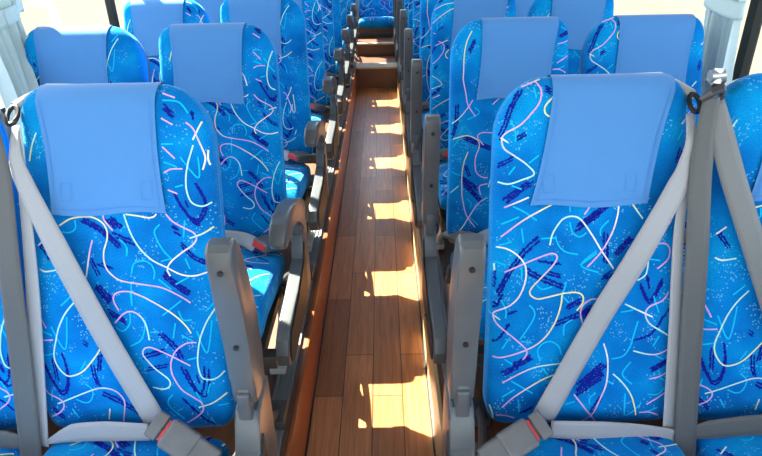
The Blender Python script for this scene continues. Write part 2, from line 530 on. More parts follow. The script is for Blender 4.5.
# ------------------------------------------------------------------ upholstery
class Slab:
    """a padded body: front face F(x, s) and rear face B(x, s); x across, s along"""
    def __init__(k, ref, nrm, lo, hi, df, db, e=4.0):
        k.ref, k.nrm, k.lo, k.hi, k.df, k.db, k.e = ref, nrm, lo, hi, df, db, e
    def pt(k, x, s, back=False):
        a, b = k.lo(s), k.hi(s); c = (a + b) / 2; h = max(1e-4, (b - a) / 2)
        q = min(1, abs((x - c) / h)); y = (1 - q ** k.e) ** (1 / k.e)
        r = Vector(k.ref(s)); n = Vector(k.nrm(s)); d0 = k.df(s)
        dm = k.DF
        off = -dm + (d0 * y if not back else -k.db(s) * y)
        return Vector((x, r.x, r.y)) + Vector((0, n.x, n.y)) * off
    def normal(k, x, s):
        a, b = k.lo(s), k.hi(s); e = 0.001
        x0, x1 = max(a + 1e-4, x - e), min(b - 1e-4, x + e)
        s0, s1 = max(k.s0 + 1e-4, s - e), min(k.s1 - 1e-4, s + e)
        d1 = k.pt(x1, s) - k.pt(x0, s); d2 = k.pt(x, s1) - k.pt(x, s0)
        n = d1.cross(d2)
        if n.length < 1e-12: return Vector((0, *k.nrm(s)))
        n.normalize(); r = Vector((0, *k.nrm(s)))
        return n if n.dot(r) > 0 else -n
    def mesh(k, svals):
        N = 40
        base = [math.sin(math.pi / 2 * (2 * i / N - 1)) for i in range(N + 1)]
        base = [-1, -0.9995, -0.9985] + base[1:-1] + [0.9985, 0.9995, 1]
        V, F, U = [], [], []; n = len(base); R = 2 * n - 2
        for s in svals:
            a, b = k.lo(s), k.hi(s); c, h = (a + b) / 2, (b - a) / 2
            for q in base: V.append(k.pt(c + h * q, s)); U.append((c + h * q, s))
            for q in base[-2:0:-1]: V.append(k.pt(c + h * q, s, True)); U.append((c + h * q, s + 0.9))
        for i in range(len(svals) - 1):
            for j in range(R):
                a, b = i * R + j, i * R + (j + 1) % R
                F.append((a, b, b + R, a + R))
        F.append(tuple(range(R - 1, -1, -1))); F.append(tuple(range((len(svals) - 1) * R, len(svals) * R)))
        return V, F, U

YARN = dict(y=(0.80, 0.82, 0.40), p=(0.68, 0.42, 0.78), w=(0.86, 0.86, 0.84), g=(0.48, 0.86, 0.74), n=(0.006, 0.014, 0.26), c=(0.006, 0.52, 0.86))
def parse(t):
    out = []
    for l in t.strip().splitlines():
        a = l.split(' '); out.append((a[0], int(a[1]), [tuple(int(q) / 1000 for q in p.split(',')) for p in a[2:]]))
    return out
def ribbons(slab, curves, V, F, U, FM, C, dx=0, ds=0, wrap=0.72, sm=1.0, seed=1):
    """weave the pattern threads onto the front of a slab, inside the same mesh"""
    rr = random.Random(seed)
    todo = []
    for code, w, pts in curves:
        if code == 'n' and w >= 8:
            k = 3 if w >= 12 else 2
            d = Vector((pts[-1][0] - pts[0][0], pts[-1][1] - pts[0][1])); d = d.normalized() if d.length > 1e-6 else Vector((1, 0))
            for j in range(k):
                o = (j - (k - 1) / 2) * w / 1000 * 0.62 / (k - 1) * 1.05; sh = rr.uniform(-0.006, 0.006)
                todo.append(('n', w / k * 1.15, [(a - d.y * o + d.x * sh, b + d.x * o + d.y * sh) for a, b in pts]))
        else: todo.append((code, w, pts))
    for code, w, pts in todo:
        lev = dict(n=0.0005, c=0.0008).get(code[0], 0.0012)
        if code in 'nc': ca = cb = YARN[code]
        else: ca, cb = YARN[code[0]], YARN[code[1]]
        pp = pts
        if ds:
            m = sum(p[1] for p in pts) / len(pts); k = math.floor((m + ds) / wrap) * wrap
            pp = [(p[0], p[1] + ds - k) for p in pts]
        step = 0.0019 if code == 'n' else 0.0045
        path = smooth_path([(p[0] + dx, p[1] * sm, 0) for p in pp], step)
        w0 = {'n': w / 1000 * 1.0, 'c': 0.0030}.get(code, 0.0030)
        prev = None; n = len(path)
        for i, p in enumerate(path):
            x, s = p.x, p.y
            a, b = slab.lo(s), slab.hi(s)
            if s < slab.s0 + 0.006 or s > slab.s1 - 0.012 or x < a + 0.004 or x > b - 0.004: prev = None; continue
            d = path[min(i + 1, n - 1)] - path[max(i - 1, 0)]
            if d.length < 1e-7: prev = None; continue
            d.normalize(); sx, sy = -d.y, d.x
            h1 = h2 = w0 / 2
            if code == 'n':
                e = min(1, 0.35 + min(i, n - 1 - i) * 0.3)
                h1 *= rr.uniform(0.25, 1.4) * e; h2 *= rr.uniform(0.25, 1.4) * e
            ok = True; q = []
            for h in (-h1, h2):
                X = min(max(x + sx * h, a + 0.001), b - 0.001); S = s + sy * h
                q.append(slab.pt(X, S) + slab.normal(X, S) * lev)
            f = i / max(1, n - 1); f = min(1, max(0, (f - 0.25) * 2))
            col = [ca[j] * (1 - f) + cb[j] * f for j in range(3)]
            V += q; U += [(x, s), (x, s)]; C += [col, col]
            m = len(V)
            if prev is not None: F.append((prev, prev + 1, m - 1, m - 2)); FM.append(1)
            prev = m - 2

def make_back(m):
    """m = +1: aisle side towards +x"""
    def inner(s):
        e = 0.100 * (1 - math.sqrt(max(0, 1 - (1 - min(s, 0.12) / 0.12) ** 2)))
        w = 0.186 + 0.012 * max(0, (s - 0.13) / 0.59)
        if s > 0.66: w -= 0.045 * (1 - math.sqrt(max(0, 1 - ((s - 0.66) / 0.062) ** 2)))
        return w - e
    def outer(s):
        e = 0.048 * (1 - math.sqrt(max(0, 1 - (1 - min(s, 0.07) / 0.07) ** 2)))
        w = 0.182 + 0.018 * max(0, (s - 0.10) / 0.6)
        if s > 0.66: w -= 0.04 * (1 - math.sqrt(max(0, 1 - ((s - 0.66) / 0.062) ** 2)))
        return w - e
    lo = (lambda s: -outer(s)) if m > 0 else (lambda s: -inner(s))
    hi = inner if m > 0 else outer
    ref = lambda s: (0.2076 - s * ST - 0.010 * math.sin(math.pi * min(1, max(0, (s - 0.25) / 0.45))) , 1.028 - s * CT)
    nrm = lambda s: (-CT, ST)
    def taper(s):
        a = math.sqrt(max(0.0004, 1 - (1 - min(s, 0.045) / 0.045) ** 2)); b = 1
        if s > 0.67: b = math.sqrt(max(0.0004, 1 - ((s - 0.67) / 0.0505) ** 2))
        return a * b
    k = Slab(ref, nrm, lo, hi, lambda s: 0.045 * taper(s), lambda s: (0.035 + 0.03 * min(1, s / 0.5)) * taper(s), 5.0)
    k.DF = 0.045; k.s0, k.s1 = 0.0, 0.72
    return k
def make_cush(m):
    lo = lambda s: -0.190 + 0.02 * max(0, (0.03 - s) / 0.03); hi = lambda s: 0.190 - 0.02 * max(0, (0.03 - s) / 0.03)
    ref = lambda s: (0.01 - s, 0.349 + 0.055 * min(1, s / 0.35) - 0.01 * max(0, (s - 0.35) / 0.12))
    nrm = lambda s: (0.0, 1.0)
    def taper(s):
        a = math.sqrt(max(0.0004, 1 - (1 - min(s, 0.03) / 0.03) ** 2)); b = 1
        if s > 0.41: b = math.sqrt(max(0.0004, 1 - ((s - 0.41) / 0.0605) ** 2))
        return a * b
    k = Slab(ref, nrm, lo, hi, lambda s: 0.06 * taper(s), lambda s: 0.06 * taper(s), 4.0)
    k.DF = 0.06; k.s0, k.s1 = 0.0, 0.47
    return k
def upholster(name, k, svals, curves, dx=0, ds=0, sm=1, seed=1, wrap=0.72):
    V, F, U = k.mesh(svals); FM = [0] * len(F); C = [(0, 0, 0)] * len(V)
    ribbons(k, curves, V, F, U, FM, C, dx, ds, wrap, sm, seed)
    me = mesh_obj(name, V, F, [M['fabric'], M['yarn']], None, FM, U, C)
    return me
SB = [0, 0.0004, 0.0015, 0.004, 0.008, 0.013, 0.02, 0.028, 0.037, 0.047, 0.058, 0.07, 0.085, 0.10, 0.12] + [0.14 + 0.02 * i for i in range(27)] + [0.672, 0.68, 0.69, 0.70, 0.708, 0.714, 0.718, 0.72]
SU = [0, 0.0004, 0.0015, 0.005, 0.01, 0.018, 0.03] + [0.05 + 0.03 * i for i in range(13)] + [0.42, 0.43, 0.44, 0.45, 0.458, 0.464, 0.468, 0.47]

# ------------------------------------------------------------------ seat parts
PA, PB = parse(PAT_A), parse(PAT_B)
PC = parse(PAT_C) + [(c, w, [(x, (y + 0.20) % 0.72) for x, y in p]) for c, w, p in PB if sum(q[0] for q in p) / len(p) > -0.045 and not any(0.72 - 0.2 - 0.03 < q[1] < 0.72 - 0.2 + 0.03 for q in p)]
PCU = [(c, w, [(x, y - 0.22) for x, y in p]) for c, w, p in PA]
KL, KR = make_back(1), make_back(-1)
def bp(x, s, lift): return (x, 0.2076 - s * ST - CT * lift, 1.028 - s * CT + ST * lift)
NB = (0, -CT, ST)

def hidden(o): COL.objects.unlink(o); return o.data
BACK = {}
for m, k in ((1, KL), (-1, KR)):
    for tag_, cur, dx, ds in (('A', PA, 0.009 if m > 0 else 0, 0), ('B', PB, 0, 0), ('C', PC, 0.012, 0), ('A2', PA, 0.031, -0.030), ('B2', PB, -0.03, 0.20), ('A3', PA, -0.05, 0.33)):
        BACK[m, tag_] = hidden(upholster('backrest', k, SB, cur, dx, ds, 1, 3))
CUSH = {}
for m in (1, -1):
    CUSH[m] = hidden(upholster('seat_cushion', make_cush(m), SU, PCU, 0, 0, 1, 5))

def cover_mesh(k, m, top, bot, smax, seed):
    """cloth over the top of the backrest: (x0, x1) at the top edge and at the lower hem"""
    rr = random.Random(seed); ph = rr.uniform(0, 6)
    rows = [('f', smax - i * (smax - 0.05) / 22) for i in range(23)] + [('f', 0.05 * (1 - math.sin(i * math.pi / 2 / 12)) ** 1.6) for i in range(1, 13)]
    rows = [r for r in rows] + [('b', 0.05 * (1 - math.cos(i * math.pi / 2 / 8)) ** 1.3) for i in range(1, 9)] + [('b', 0.05 + i * 0.012) for i in range(1, 9)]
    NX = 30; V, F, U = [], [], []; dist = 0; prev = None
    def P(x, s, side):
        if side == 'f':
            p = k.pt(x, s); n = k.normal(x, s) if s > 0.004 else Vector((0, -0.3, 0.95)).normalized()
            d = 0.004 + 0.006 * max(0, (s - 0.12) / 0.13) * (0.5 + 0.5 * math.sin(x * 38 + ph)) * (1 if s > 0.12 else 0)
            return p + n * d
        p = k.pt(x, s, True); return p + Vector((0, CT, -ST)) * 0.004 + Vector((0, 0, 1)) * 0.004 * max(0, 1 - s / 0.03)
    for side, s in rows:
        t = max(0, min(1, s / smax)) if side == 'f' else 0
        a = top[0] + (bot[0] - top[0]) * t; b = top[1] + (bot[1] - top[1]) * t
        pinch = 0.006 * math.sin(math.pi * t); a += pinch; b -= pinch
        lo, hi = k.lo(max(s, 0.0002)), k.hi(max(s, 0.0002))
        a = max(a, lo * 0.97); b = min(b, hi * 0.97)
        for i in range(NX + 1):
            x = a + (b - a) * i / NX
            ss = s
            if side == 'f' and s > 0.2: ss = s + 0.004 * math.sin(i / NX * 7 + ph) * (s - 0.2) / 0.05
            V.append(P(x, ss, side)); U.append((i / NX, s if side == 'f' else -s))
    W = NX + 1
    for r in range(len(rows) - 1):
        for i in range(NX): F.append((r * W + i, r * W + i + 1, (r + 1) * W + i + 1, (r + 1) * W + i))
    FM = [0] * len(F); C = [(0, 0, 0)] * len(V); V = [Vector(v) for v in V]
    # stitched hems and the two touch-fastening patches
    def seam(line, w=0.0013):
        prev = None
        for x, s in line:
            n = k.normal(x, s)
            for h in (-w / 2, w / 2):
                dx_, ds_ = (h, 0) if abs(line[-1][1] - line[0][1]) > abs(line[-1][0] - line[0][0]) else (0, h)
                V.append(P(x + dx_, s + ds_, 'f') + n * 0.0016); U.append((x, s)); C.append((0.075, 0.24, 0.60))
            q = len(V)
            if prev: F.append((prev, prev + 1, q - 1, q - 2)); FM.append(1)
            prev = q - 2
    def edge(t): return (top[0] + (bot[0] - top[0]) * t + 0.006 * math.sin(math.pi * t), top[1] + (bot[1] - top[1]) * t - 0.006 * math.sin(math.pi * t))
    N = 20
    seam([(edge(t)[0] + 0.009, t * smax) for t in [0.12 + 0.84 * i / N for i in range(N + 1)]])
    seam([(edge(t)[1] - 0.009, t * smax) for t in [0.12 + 0.84 * i / N for i in range(N + 1)]])
    seam([(bot[0] + 0.008 + (bot[1] - bot[0] - 0.016) * i / 24, smax - 0.011 + 0.004 * math.sin(i / 24 * 7 + ph) * 0.8) for i in range(25)])
    for cx in (bot[0] + 0.033, bot[1] - 0.033):
        for a, b in (((-0.010, 0), (0.010, 0)), ((-0.010, 0.034), (0.010, 0.034)), ((-0.010, 0), (-0.010, 0.034)), ((0.010, 0), (0.010, 0.034))):
            seam([(cx + a[0] + (b[0] - a[0]) * i / 5, smax - 0.062 + a[1] + (b[1] - a[1]) * i / 5) for i in range(6)], 0.0010)
    me = hidden(mesh_obj('headrest_cover', V, F, [M['cover'], M['yarn']], None, FM, U, C))
    return me
COVER = {(1, 0): cover_mesh(KL, 1, (-0.142, 0.092), (-0.126, 0.096), 0.248, 2), (-1, 0): cover_mesh(KR, -1, (-0.080, 0.156), (-0.121, 0.103), 0.248, 5),
         (1, 1): cover_mesh(KL, 1, (-0.140, 0.094), (-0.136, 0.084), 0.245, 8), (-1, 1): cover_mesh(KR, -1, (-0.092, 0.148), (-0.110, 0.116), 0.250, 9)}

def shell_mesh(m):
    k = make_back(m); b = make_back(m)
    lo, hi = k.lo, k.hi
    b.lo = lambda s: lo(s) * 0.95; b.hi = lambda s: hi(s) * 0.95
    ref0 = k.ref
    b.ref = lambda s: (ref0(s)[0] + 0.068 * CT, ref0(s)[1] - 0.068 * ST - 0.004)
    df, db = k.df, k.db
    b.df = lambda s: 0.02 * df(s) / 0.045; b.db = lambda s: 0.03 * df(s) / 0.045; b.DF = 0.02
    V, F, U = b.mesh(SB)
    return hidden(mesh_obj('back_shell', V, F, [M['grey']]))
SHELL = {m: shell_mesh(m) for m in (1, -1)}

def bmesh_data(name, fn, material, angle=35):
    bm = bmesh.new(); fn(bm); return hidden(bm_obj(name, bm, material, None, True, angle))
# armrest outline when lowered: forward along -y, up along +z, pivot at the origin
ARM = [(0.030, -0.026), (0.034, 0.012), (0.020, 0.036), (-0.03, 0.050), (-0.12, 0.060), (-0.22, 0.060), (-0.30, 0.052), (-0.345, 0.036), (-0.362, 0.008), (-0.360, -0.018),
       (-0.345, -0.030), (-0.322, -0.024), (-0.29, -0.006), (-0.22, 0.010), (-0.15, 0.010), (-0.09, -0.004), (-0.05, -0.030), (-0.020, -0.044), (0.012, -0.042)]
ARM_UP = [(0.028, -0.030), (0.040, 0.010), (0.030, 0.044), (-0.03, 0.062), (-0.12, 0.066), (-0.22, 0.056), (-0.300, 0.042), (-0.326, 0.022), (-0.330, -0.004), (-0.322, -0.016),
          (-0.300, -0.022), (-0.22, -0.022), (-0.12, -0.024), (-0.05, -0.034), (-0.01, -0.042), (0.014, -0.042)]
D_ARM = bmesh_data('armrest', lambda b: add_prism(b, ARM, -0.023, 0.023, 0.009, 3), M['grey'])
D_ARMUP = bmesh_data('armrest', lambda b: add_prism(b, ARM_UP, -0.0225, 0.0225, 0.008, 3), M['grey'])
D_HINGE = bmesh_data('hinge_lug', lambda b: (add_cyl(b, (0, 0, 0), (1, 0, 0), 0.046, 0.020, 28), add_box(b, (-0.013, -0.053, -0.052), (0.013, 0.010, 0.012), 0.006, 3)), M['grey'])
D_SCREW = bmesh_data('screw', lambda b: add_cyl(b, (0, 0, 0), (0, 0, 1), 0.0052, 0.004, 16), M['black'])
POST = [(0.045, 0.460), (0.02, 0.466), (-0.056, 0.460), (-0.072, 0.442), (-0.086, 0.380), (-0.130, 0.350), (-0.25, 0.330), (-0.40, 0.326), (-0.448, 0.308), (-0.464, 0.270), (-0.452, 0.228), (-0.41, 0.208), (-0.10, 0.19), (0.03, 0.19), (0.045, 0.21)]
D_POST = bmesh_data('armrest_post', lambda b: add_prism(b, POST, -0.024, 0.024, 0.007, 3), M['grey'])
D_POSTLOW = bmesh_data('armrest_post', lambda b: add_prism(b, [(y, z - 0.03 if z > 0.37 else z) for y, z in POST], -0.018, 0.018, 0.006, 3), M['grey'])
D_PANEL = bmesh_data('side_cover', lambda b: add_prism(b, [(-0.06, 0.405), (-0.10, 0.352), (-0.25, 0.320), (-0.40, 0.316), (-0.438, 0.298), (-0.450, 0.266), (-0.438, 0.234), (-0.40, 0.218), (-0.06, 0.205)], 0.0235, 0.0285, 0.0018, 1), M['black'])
def frame_bm(b):
    for y in (-0.40, -0.04): add_box(b, (-0.18, y - 0.02, 0.190), (0.215, y + 0.02, 0.232), 0.004)
    for x in (-0.16, 0.16): add_box(b, (x - 0.016, -0.42, 0.196), (x + 0.016, 0.0, 0.228), 0.004)
D_FRAME = bmesh_data('seat_frame', frame_bm, M['darkgrey'])
def leg_bm(y0, y1):
    def f(b):
        add_tube(b, [(0, y0, 0.20), (0, y0 * 0.9 + y1 * 0.1, 0.16), (0, y1, 0.030)], 0.0135, 12)
        add_box(b, (-0.026, y1 - 0.035, 0.010), (0.026, y1 + 0.035, 0.034), 0.006)
    return f
D_LEGF = bmesh_data('leg', leg_bm(-0.36, -0.20), M['paint'])
D_LEGR = bmesh_data('leg', leg_bm(-0.05, -0.12), M['paint'])
D_BRACE = bmesh_data('leg_brace', lambda b: (add_tube(b, [(0, -0.255, 0.09), (0, -0.18, 0.055), (0, -0.11, 0.075)], 0.008, 8)), M['darkgrey'])
def lever_bm(b):
    add_tube(b, [(0, -0.30, 0.25), (0.012, -0.34, 0.25), (0.016, -0.42, 0.262)], [0.007, 0.008, 0.010], 10)
def strut_bm(b):
    add_tube(b, [(-0.02, 0.02, 0.190), (-0.005, 0.13, 0.158), (0.018, 0.27, 0.098), (0.030, 0.375, 0.030)], [0.009, 0.011, 0.012, 0.013], 10)
    add_prism(b, [(0.03, 0.175), (0.12, 0.15), (0.19, 0.105), (0.225, 0.04), (0.15, 0.012), (0.03, 0.012)], -0.012, -0.004, 0.001, 1)  # plate added to throw the hooked shadow into the aisle sun patch
    add_box(b, (0.000, 0.33, 0.010), (0.056, 0.42, 0.042), 0.006)
D_STRUT = bmesh_data('floor_strut', strut_bm, M['darkgrey'])
D_LEVER = bmesh_data('recline_lever', lever_bm, M['black'])
def buckle_bm(b):
    add_box(b, (-0.030, 0, -0.014), (0.030, 0.066, 0.018), 0.010, 4)
    add_box(b, (-0.027, 0.058, -0.012), (0.027, 0.115, 0.014), 0.009, 4)
    add_box(b, (-0.018, 0.098, -0.006), (0.018, 0.17, 0.006), 0.003, 2)
D_BUCKLE = bmesh_data('buckle', buckle_bm, M['buckle'])
D_BUTTON = bmesh_data('release_button', lambda b: add_box(b, (-0.022, -0.006, -0.007), (0.022, 0.006, 0.011), 0.003), M['red'])
def plate_bm(b):
    add_box(b, (-0.027, -0.034, -0.008), (0.027, -0.009, 0.009), 0.005, 3)
    add_box(b, (-0.019, -0.014, -0.002), (0.019, 0.012, 0.002), 0.001, 1)
D_PLATE = bmesh_data('latch_plate', plate_bm, M['buckle'])

def child(name, data, parent, loc=(0, 0, 0), rot=None, label=None):
    o = bpy.data.objects.new(name, data); COL.objects.link(o); o.parent = parent; o.location = loc
    if rot is not None: o.rotation_euler = rot
    if label: o['label'] = label
    return o
def aim(o, y, n):
    """turn o so that its local y points along y and local z leans to n"""
    y = Vector(y).normalized(); x = y.cross(Vector(n)).normalized(); z = x.cross(y)
    m = Matrix((x, y, z)).transposed(); o.rotation_euler = m.to_euler()
SCREWS_UP = [(0, -0.285, -0.0235), (0, -0.115, -0.0260)]

def make_seat(m, aisle, arm, back, cov, legs=True, low=0.0):
    t = bpy.data.objects.new('coach_seat', None); COL.objects.link(t); t.empty_display_size = 0.1
    child('backrest', BACK[m, back], t); child('seat_cushion', CUSH[m], t)
    child('headrest_cover', COVER[m, cov], t, label='plain sky blue cloth cover'); child('back_shell', SHELL[m], t)
    child('seat_frame', D_FRAME, t, (0, 0, 0), (0, 0, 0))
    lx = 0.17 * m
    if legs:
        for x in ((lx, -lx) if not aisle else (lx,)):
            child('leg', D_LEGF, t, (x, 0, 0)); child('leg', D_LEGR, t, (x, 0, 0))
        child('leg_brace', D_BRACE, t, (lx, 0, 0))
    if aisle:
        ax = (0.250 if arm == 'up' else 0.243) if m > 0 else -0.262
        child('floor_strut', D_STRUT, t, (0.170 * m, 0, 0), label='dark strut reaching back to the floor rail')
        p = child('armrest_post', D_POST if not low else D_POSTLOW, t, (ax, 0, 0)); child('side_cover', D_PANEL, p, ((-0.006 if low else 0) if m > 0 else (-0.046 if low else -0.051), 0, -0.004 if low else 0), None, label='black side cover')
        child('hinge_lug', D_HINGE, p, (0, -0.018, 0.497 - low), label=None)
        if m < 0: child('recline_lever', D_LEVER, p, (-0.026, 0.0, 0.03), None, label='black recline lever')
        a = child('armrest', D_ARMUP if arm == 'up' else D_ARM, t, (ax, -0.018, 0.501 - low), (math.radians(-82 if arm == 'up' else -14), 0, 0))
        if arm == 'up':
            for s in SCREWS_UP: child('screw', D_SCREW, a, s, label='round black screw hole')
    return t
def add_buckle(t, tip, tail, n, plate=None, pn=None):
    """buckle whose mouth is at tip and whose stalk runs to tail"""
    b = child('buckle', D_BUCKLE, t, tip); d = Vector(tail) - Vector(tip); aim(b, d, n)
    child('release_button', D_BUTTON, b, (0, 0.002, 0.001), label='red push button')
    return b, d.normalized()
def lap_only(t, m):
    """two-point belt lying across the back of the cushion"""
    pts = [bp(-0.18 * m, 0.700, 0.012), bp(-0.06 * m, 0.672, 0.022), bp(0.05 * m, 0.675, 0.03), (0.115 * m, -0.075, 0.395)]
    strap('lap_belt', pts, [0.046] * 4, [NB, NB, NB, (0, -0.7, 0.7)], M['belt'], t)
    tip = (0.125 * m, -0.085, 0.396)
    add_buckle(t, tip, (0.185 * m, 0.03, 0.365), (0, -0.45, 0.9))
def belts_aisle(t, m):
    if m > 0:
        diag = [(-0.172, 0.076), (-0.168, 0.12), (-0.163, 0.167), (-0.112, 0.305), (-0.034, 0.492), (0.050, 0.672)]
        vert = [(-0.176, 0.078), (-0.167, 0.121), (-0.167, 0.215), (-0.174, 0.412), (-0.196, 0.725)]
        lap = [(-0.175, 0.712), (-0.115, 0.690), (-0.045, 0.684), (0.042, 0.684)]
        tip = bp(0.088, 0.668, 0.075); tail = bp(0.170, 0.716, 0.095)
        wid = [0.013, 0.022, 0.034, 0.045, 0.046, 0.046]; vw = [0.012, 0.016, 0.022, 0.030, 0.036]
    else:
        diag = [(0.171, 0.076), (0.168, 0.124), (0.163, 0.161), (0.149, 0.208), (0.084, 0.34), (0.013, 0.467), (-0.092, 0.676)]
        vert = [(0.178, 0.078), (0.170, 0.18), (0.161, 0.294), (0.166, 0.494), (0.170, 0.728)]
        lap = [(0.178, 0.722), (0.105, 0.709), (0.024, 0.700), (-0.080, 0.690)]
        tip = bp(-0.124, 0.680, 0.072); tail = bp(-0.204, 0.722, 0.090)
        wid = [0.014, 0.020, 0.028, 0.040, 0.046, 0.046, 0.046]; vw = [0.012, 0.016, 0.022, 0.026, 0.030]
    o = m
    strap('shoulder_belt', [bp(x, s, 0.03 if i else 0.012) for i, (x, s) in enumerate(diag)], wid, [NB] * len(diag), M['belt'], t)
    strap('anchor_belt', [bp(x, s, 0.022 if i else 0.008) for i, (x, s) in enumerate(vert)], vw, [(-0.15 * o, -CT, ST)] * len(vert), M['belt'], t)
    strap('lap_belt', [bp(x, s, 0.03 + 0.006 * i) for i, (x, s) in enumerate(lap)], [0.010 if m > 0 else 0.034, 0.040, 0.043, 0.036], [NB] * 4, M['belt'], t)
    b, d = add_buckle(t, tip, tail, (-0.1 * m, -0.55, 0.8))
    p = child('latch_plate', D_PLATE, t, tip); aim(p, d, (-0.1 * m, -0.55, 0.8))
    bm = bmesh.new(); g = []
    for i in range(14):
        a = i / 14 * math.tau
        g.append(bp(-0.187 * m + 0.010 * math.cos(a), 0.056 + 0.017 * math.sin(a), -0.005 + 0.010 * math.sin(a)))
    add_tube(bm, g, 0.0048, 8, True)
    bg = bm_obj('belt_guide', bm, M['black'], t)
    bm = bmesh.new()
    add_tube(bm, [bp(-0.10 * m, 0.004, -0.075), bp(-0.145 * m, 0.006, -0.066), bp(-0.172 * m, 0.022, -0.055), bp(-0.190 * m, 0.040, -0.022)], [0.010, 0.013, 0.013, 0.010], 12)
    bm_obj('guide_cover', bm, M['paint'], bg)['label'] = 'pale grey guide cover'
def belts_window(t, m):
    # data below are for the right-hand side
    f = lambda x, s, l: bp((x - 0.4216) * (-m) - (0.013 if m > 0 else 0), s, l)
    dark = [(0.198, 0.046), (0.188, 0.162), (0.192, 0.334), (0.194, 0.536), (0.198, 0.764)]
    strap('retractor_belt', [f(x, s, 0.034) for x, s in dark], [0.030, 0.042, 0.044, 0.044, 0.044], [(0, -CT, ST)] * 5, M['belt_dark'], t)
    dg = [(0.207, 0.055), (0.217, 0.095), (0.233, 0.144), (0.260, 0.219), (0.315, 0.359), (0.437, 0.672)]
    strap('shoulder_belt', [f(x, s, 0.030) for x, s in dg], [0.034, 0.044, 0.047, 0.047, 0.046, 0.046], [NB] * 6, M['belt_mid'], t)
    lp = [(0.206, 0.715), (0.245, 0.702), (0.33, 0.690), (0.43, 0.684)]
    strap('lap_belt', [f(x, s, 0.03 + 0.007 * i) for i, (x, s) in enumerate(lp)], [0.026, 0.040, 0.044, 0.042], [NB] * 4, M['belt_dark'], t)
    tip = f(0.452, 0.672, 0.06); tail = f(0.56, 0.70, 0.09)
    b, d = add_buckle(t, tip, tail, (0.1 * m, -0.55, 0.8))
    p = child('latch_plate', D_PLATE, t, tip); aim(p, d, (0.1 * m, -0.55, 0.8))
    # guide loop on the shoulder between the two seats
    bm = bmesh.new()
    add_tube(bm, [f(0.178, 0.052, 0.036), f(0.190, 0.040, 0.046), f(0.206, 0.032, 0.046), f(0.216, 0.036, 0.036)], [0.006, 0.008, 0.008, 0.006], 10)
    add_tube(bm, [f(0.216, 0.036, 0.034), f(0.222, 0.045, 0.025), f(0.218, 0.060, 0.015), f(0.205, 0.062, 0.015)], 0.0055, 8)
    add_tube(bm, [f(0.21, 0.03, 0.03), f(0.225, 0.015, -0.02), f(0.26, 0.01, -0.06)], [0.012, 0.012, 0.014], 10)
    bg = bm_obj('belt_guide', bm, M['darkgrey'], t)
    bm = bmesh.new()
    c = Vector(f(0.203, 0.012, 0.034)); u = Vector((1, 0, 0)); 
    add_tube(bm, [c - Vector((0.012, 0, -0.002)), c + Vector((0.012, 0, 0.004))], [0.011, 0.011], 12)
    add_tube(bm, [c + Vector((0, -0.004, -0.010)), c + Vector((0.002, 0.0, 0.016))], [0.008, 0.008], 10)
    bm_obj('guide_clip', bm, M['steel'], bg)['label'] = 'bright metal clip'

ORD = ['first', 'second', 'third', 'fourth', 'fifth', 'sixth', 'seventh', 'eighth']
def tag(o, label, cat, group=None, kind=None):
    o['label'] = label; o['category'] = cat
    if group: o['group'] = group
    if kind: o['kind'] = kind
NROWS = 8
for side, m in (('left', 1), ('right', -1)):
    for r in range(NROWS):
        for pos, xc in (('aisle', XA), ('window', XW)):
            arm = 'up' if (side == 'right' or r == 0) else 'down'
            if side == 'left': back = ['A', 'A2', 'A3'][r % 3] if pos == 'aisle' else ['A2', 'A3', 'A'][r % 3]
            else: back = ['B', 'C', 'B2', 'C'][r % 4] if pos == 'aisle' else ['A', 'B', 'A3'][r % 3]
            t = make_seat(m, pos == 'aisle', arm, back, 0 if r == 0 else 1, low=0.03 if side == 'right' and r else 0.018 if r else 0.0)
            t.location = (-m * xc - (0.008 if m > 0 else 0), Y1 + PITCH * r, PLAT)
            if r == 0:
                belts_aisle(t, m) if pos == 'aisle' else belts_window(t, m)
                lab = {('left', 'aisle'): 'nearest aisle seat on the left, pale diagonal belt over blue patterned backrest',
                       ('right', 'aisle'): 'nearest aisle seat on the right, pale diagonal belt over blue patterned backrest',
                       ('left', 'window'): 'window seat at the left edge of the photo, behind a dark vertical belt',
                       ('right', 'window'): 'nearest window seat at the right edge, grey belt crossing its blue backrest'}[side, pos]
            else:
                lap_only(t, m)
                extra = ', armrest lowered' if pos == 'aisle' and side == 'left' else ', armrest folded up' if pos == 'aisle' else ''
                lab = f'blue patterned {pos} seat on the {side}, {ORD[r]} row from the camera{extra}'
            tag(t, lab, 'seat', 'blue patterned coach seats')

# rear bench row across the back of the bus
YB = 7.66
for i, (x, m, lab) in enumerate(((-XW, 1, 'window seat at the left end of the rear row'), (-XA, 1, 'rear row seat just left of the middle one'),
                                 (0, 1, 'middle seat of the rear row facing down the aisle above the steps'), (XA, -1, 'rear row seat just right of the middle one'), (XW, -1, 'window seat at the right end of the rear row'))):
    t = make_seat(m, False, None, 'A3' if i % 2 else 'A', 1, i != 2)
    t.location = (x, YB, PLAT)
    if i == 2:
        t.location = (0.0, 7.62, 0.165); t.scale = (1.12, 1, 1)
        bm = bmesh.new(); add_box(bm, (-0.185, -0.40, 0.226), (0.185, 0.05, 0.30)); bx = bm_obj('seat_box', bm, M['stepwood'], t)
    else: lap_only(t, m)
    tag(t, lab, 'seat', 'blue patterned coach seats')

